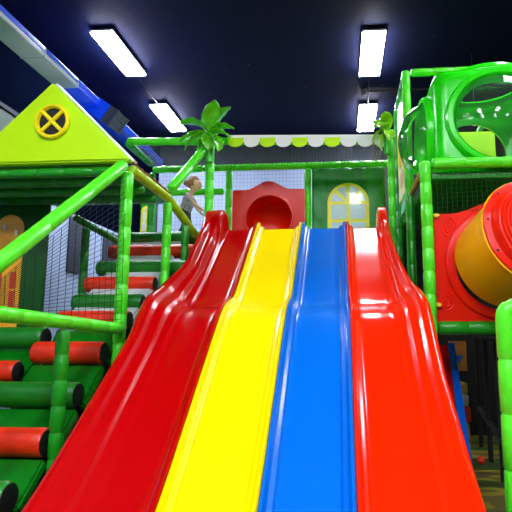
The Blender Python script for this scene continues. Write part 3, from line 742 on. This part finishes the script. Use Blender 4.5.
bm = BM(); c = W(459, 358, 6.545); lathe(bm, c, (0, -1, 0), [(0, .004), (.03, .003), (.03, 0)], 20); lathe(bm, c+V((-.03, 0, .02)), (0, -1, 0), [(0, .004), (.018, .003), (.018, 0)], 16); lathe(bm, c+V((.035, 0, .015)), (0, -1, 0), [(0, .004), (.014, .003), (.014, 0)], 16)
lathe(bm, c+V((0, 0, -.04)), (0, -1, 0), [(0, .004), (.02, .003), (.02, 0)], 16)
obj('blue_figure', bm, 'blueedge', t, label='blue figure')
for k, (px, py, r, c, nm) in enumerate(((459, 398, .10, 'tan', 'ochre round'), (463, 382, .08, 'steppale', 'pale grey round'), (458, 384, .06, 'rollred', 'small red round'))):
    p = W(px, py, 6.2-.22*k)
    if k == 0: zb_ = p.z
t = thing('toy_stack', 'jumble of ochre, pale and red soft blocks in the dim area behind the blue edge', 'toys', (W(462, 410, 6.2).x, 6.2, 0))
z = 0
for k, (w, h, c) in enumerate(((.17, .24, 'tan'), (.13, .18, 'rollred'), (.15, .14, 'steppale'), (.10, .13, 'tan'))):
    x = W(462, 410, 6.2).x+(-.02, .02, -.01, .01)[k]
    obj('soft_block', box(BM(), (x-w/2, 6.1, z), (x+w/2, 6.3, z+h), .03), c, t, label={'tan': 'ochre block', 'rollred': 'red block', 'steppale': 'pale block'}[c]); z += h
b = W(481, 458, 5.0); bm = BM(); bmesh.ops.create_uvsphere(bm, u_segments=24, v_segments=16, radius=.038)
gp = WZ(481, 460, .038); bmesh.ops.translate(bm, verts=bm.verts, vec=gp); tag(obj('play_ball', bm, 'rollred'), 'small dark red ball on the play mat at lower right', 'ball')
g0 = WZ(474, 402, .30); g1 = WZ(506, 447, .05)
p0 = W(476, 403, 6.3); p1 = W(508, 450, 4.4)
t = thing('floor_barrier', 'black metal barrier frame standing on the mat at lower right', 'barrier', (p1.x, 5.2, 0))
obj('bottom_bar', sweep(BM(), [V((p0.x, 6.3, max(.05, p0.z))), V((p1.x, 4.4, max(.05, p1.z)))], [.03]*2, 12), 'black', t)
for f in (.15, .5, .85):
    p = V((p0.x, 6.3, max(.05, p0.z))).lerp(V((p1.x, 4.4, max(.05, p1.z))), f); obj('upright', sweep(BM(), [V((p.x, p.y, 0)), V((p.x, p.y, 1.22))], [.025]*2, 12), 'black', t)
obj('top_bar', sweep(BM(), [V((p0.x, 6.3, 1.22)), V((p1.x, 4.4, 1.22))], [.025]*2, 12), 'black', t)

# ------------------------------------------------------------------ nets
net('black net in the triangle between the diagonal handrail and the low handrail at left', [W(-6, 318, 2.78), W(121, 326, 3.9), (SX, 3.93, zt-.08), W(-6, 285, 2.62)], .10, .0022, cell2=.05)
net('grey mesh net closing the back behind the climbing child', [(XL+.05, YB+.02, 2.42), (bx-.05, YB+.02, 2.42), (bx-.05, YB+.02, ZB-.05), (XL+.05, YB+.02, ZB-.05)], .05, .0022, 'netgrey')
net('grey mesh net above the red tunnel panel', [(bx+.05, YB+.02, z1-.05), (bx2-.05, YB+.02, z1-.05), (bx2-.05, YB+.02, ZB-.05), (bx+.05, YB+.02, ZB-.05)], .05, .0022, 'netgrey')
net('dark mesh net stretched overhead behind the scalloped banner', [(XL+.05, YF+.06, ZT), (.6, YF+.06, ZT), (.6, YB-.06, ZB), (XL+.05, YB-.06, ZB)], .04, .0032, 'netdk')
#net('black net beyond the stair at left, in front of the pale wall', [(XW-.09, 4.82, 1.0), (XW-.09, 5.5, 1.6), (XW-.09, 5.5, zt-.1), (XW-.09, 4.82, zt-.1)], .05, .0022)
#net('black net closing the back of the left tower', [W(44, 330, 5.6), W(122, 330, 5.6), W(122, 195, 5.6), W(44, 195, 5.6)], .055, .0026)

# ------------------------------------------------------------------ the child
K = 6.12
def P(px, py, dy=0):
    p = W(px, py, K); return V((p.x, K+dy, p.z))
def skin(name, chain, m, parent, sub=2, label=None):
    """chain: list of (point, radius, parent index)"""
    me = bpy.data.meshes.new(name); off = V(); p = parent
    while p: off += p.location; p = p.parent
    me.from_pydata([tuple(c[0]-off) for c in chain], [(i, c[2]) for i, c in enumerate(chain) if c[2] is not None], [])
    o = bpy.data.objects.new(name, me); COL.objects.link(o); o.parent = parent; me.materials.append(M[m])
    md = o.modifiers.new('skin', 'SKIN'); md.use_smooth_shade = True
    for i, c in enumerate(chain):
        r = c[1] if isinstance(c[1], tuple) else (c[1], c[1]); sv = me.skin_vertices[0].data[i]; sv.radius = r; sv.use_root = (i == 0)
    s = o.modifiers.new('sub', 'SUBSURF'); s.levels = s.render_levels = sub
    if label: o['label'] = label
    return o
child = thing('person', 'small child in grey shirt and black trousers walking on the deck at the stair top', 'person', (P(186, 240).x, K, 2.40))
hip = P(184.5, 213); waist = P(186.5, 207); chest = P(188.5, 200); neck = P(191.5, 193); hd = P(194.5, 184.5)
shN, shF = P(189.5, 197.5, -.085), P(190.5, 197.5, .085)
elN, haN = P(197, 206, -.12), P(205.5, 212, -.10)
elF, haF = P(195, 207, .12), P(201, 213, .11)
z0 = 2.40
hN, hF = hip+V((.0, -.05, -.01)), hip+V((0, .05, -.01))
knN = P(190.5, 224, -.05); anN = V((P(189, 236).x, K-.05, z0+.045)); toN = anN+V((.10, 0, -.02))
knF = P(183, 226, .05); anF = V((P(177, 233).x, K+.05, z0+.085)); toF = anF+V((.05, 0, -.06))
body = skin('body', [(hip, .062, None), (waist, .060, 0), (chest, .066, 1), (neck, .030, 2), (hd-V((.005, 0, .05)), .045, 3),
   (shN, .034, 2), (elN, .023, 5), (haN, .017, 6), (shF, .034, 2), (elF, .023, 8), (haF, .017, 9),
   (hN, .046, 0), (knN, .032, 11), (anN, .022, 12), (toN, .018, 13), (hF, .046, 0), (knF, .032, 15), (anF, .022, 16), (toF, .018, 17)], 'skin', child)
bm = BM(); bmesh.ops.create_uvsphere(bm, u_segments=28, v_segments=20, radius=1)
for v in bm.verts:
    c = v.co; c.x *= .088; c.y *= .078; c.z *= .100
    if c.z < -.02: c.x *= 1+.9*c.z*2; c.y *= 1+c.z*3
    if c.x > .07 and abs(c.y) < .02 and abs(c.z+.015) < .02: c.x += .012
    v.co = c+hd
head = obj('head', bm, 'skin', child, merge=True)
bm = BM()
for s in (-1, 1):
    q = bmesh.ops.create_uvsphere(bm, u_segments=10, v_segments=8, radius=.009)['verts']; bmesh.ops.translate(bm, verts=q, vec=hd+V((.078, s*.03, .005)))
obj('eyes', bm, 'eye', head)
bm = BM(); q = bmesh.ops.create_uvsphere(bm, u_segments=12, v_segments=8, radius=1)['verts']
for v in q: v.co = V((v.co.x*.008, v.co.y*.02, v.co.z*.005))+hd+V((.074, 0, -.05))
obj('mouth', bm, 'lip', head)
bm = BM()
for s in (-1, 1):
    q = bmesh.ops.create_uvsphere(bm, u_segments=12, v_segments=8, radius=1)['verts']
    for v in q: v.co = V((v.co.x*.014, v.co.y*.007, v.co.z*.02))+hd+V((-.005, s*.076, -.008))
obj('ears', bm, 'skin', head)
bm = BM(); bmesh.ops.create_uvsphere(bm, u_segments=28, v_segments=20, radius=1)
for v in bm.verts:
    c = v.co; n = c.copy(); c.x *= .096; c.y *= .086; c.z *= .106
    if n.x > .35 and n.z < .45: c *= .80
    if n.z < -.45: c *= .82
    v.co = c+hd+V((-.010, 0, .006))
hr = obj('hair', bm, 'hair', child)
bm = BM(); q = bmesh.ops.create_uvsphere(bm, u_segments=16, v_segments=12, radius=.038)['verts']; bmesh.ops.translate(bm, verts=q, vec=hd+V((-.105, 0, .03)))
for v in bm.verts: v.co.z -= .35*max(0, (hd.x-.10)-v.co.x)
obj('hair_bun', bm, 'hair', hr)
skin('shirt', [(hip+V((-.01, 0, -.035)), .088, None), (waist, .086, 0), (chest, .090, 1), (neck-V((.005, 0, .012)), .040, 2), (shN, .042, 2), (shN.lerp(elN, .7), .035, 4), (shF, .042, 2), (shF.lerp(elF, .7), .035, 6)], 'shirt', child)
skin('trousers', [(hip-V((0, 0, .02)), .066, None), (hN, .056, 0), (knN, .042, 1), (knN.lerp(anN, .85), .034, 2), (hF, .056, 0), (knF, .042, 4), (knF.lerp(anF, .85), .034, 5)], 'trouser', child)
for a, b in ((anN, toN), (anF, toF)):
    skin('shoe', [(a+V((-.025, 0, -.01)), .031, None), (a.lerp(b, .5), .030, 0), (b, .026, 1)], 'shoe', child)
for a, el in ((haN, elN), (haF, elF)):
    d = (a-el).normalized(); 
    ch = [(a-d*.005, (.017, .012), None), (a+d*.022, (.018, .010), 0)]
    hnd = skin('hand', ch, 'skin', child, 1)
    for k, (o_, l) in enumerate(((-.012, .026), (-.004, .030), (.004, .028), (.012, .022))):
        u = V((0, 1, 0)); s0 = a+d*.026+u*o_
        skin('finger', [(s0, .0045, None), (s0+d*l*.5, .0042, 0), (s0+d*l*.85+V((0, 0, -.008)), .0035, 1)], 'skin', hnd, 1)
    s0 = a+d*.006; u = V((0, -1, .4)).normalized()
    skin('thumb', [(s0, .0055, None), (s0+u*.018+d*.01, .005, 0), (s0+u*.022+d*.026, .004, 1)], 'skin', hnd, 1)

# added fill lamps, unseen behind the pediment, that brighten the duct
for (lx, ly, aim, c, en, lb_) in ((-3.05, 4.55, (-3.36, 5.3, 4.28), (1, .97, .95), 14, 'added white fill lamp hidden on the tower roof behind the pediment'),
                               (-2.75, 5.2, (-3.34, 6.7, 4.28), (.12, .3, 1), 60, 'added blue fill lamp hidden at the back of the tower roof behind the pediment')):
    zr = zt+.075
    t = thing('added_uplight', lb_, 'added light', (lx, ly, zr), 'added fill lamps on the tower roof')
    obj('fill_lamp_body', lathe(BM(), (lx, ly, zr), (0, 0, 1), [(0, 0), (.06, 0), (.06, .03), (.04, .06), (.05, .12), (.045, .12), (.03, .08), (0, .08)], 24), 'black', t)
    ld = bpy.data.lights.new('added_fill_lamp', 'SPOT'); ld.energy = en; ld.color = c; ld.spot_size = math.radians(75); ld.spot_blend = .8; ld.shadow_soft_size = .04
    lo = bpy.data.objects.new('added_fill_lamp', ld); COL.objects.link(lo); lo.location = (lx, ly, zr+.15)
    lo.rotation_euler = (V(aim)-V((lx, ly, zr+.15))).to_track_quat('-Z', 'Y').to_euler()

# ------------------------------------------------------------------ light and view
w = bpy.data.worlds.new('World'); S.world = w; w.use_nodes = True
w.node_tree.nodes['Background'].inputs[0].default_value = (.80, .88, 1, 1); w.node_tree.nodes['Background'].inputs[1].default_value = .12
S.view_settings.view_transform = 'Standard'; S.view_settings.look = 'None'; S.view_settings.exposure = 0.0; S.view_settings.gamma = 1
S.view_settings.use_curve_mapping = False
S.cycles.max_bounces = 8; S.cycles.transparent_max_bounces = 12
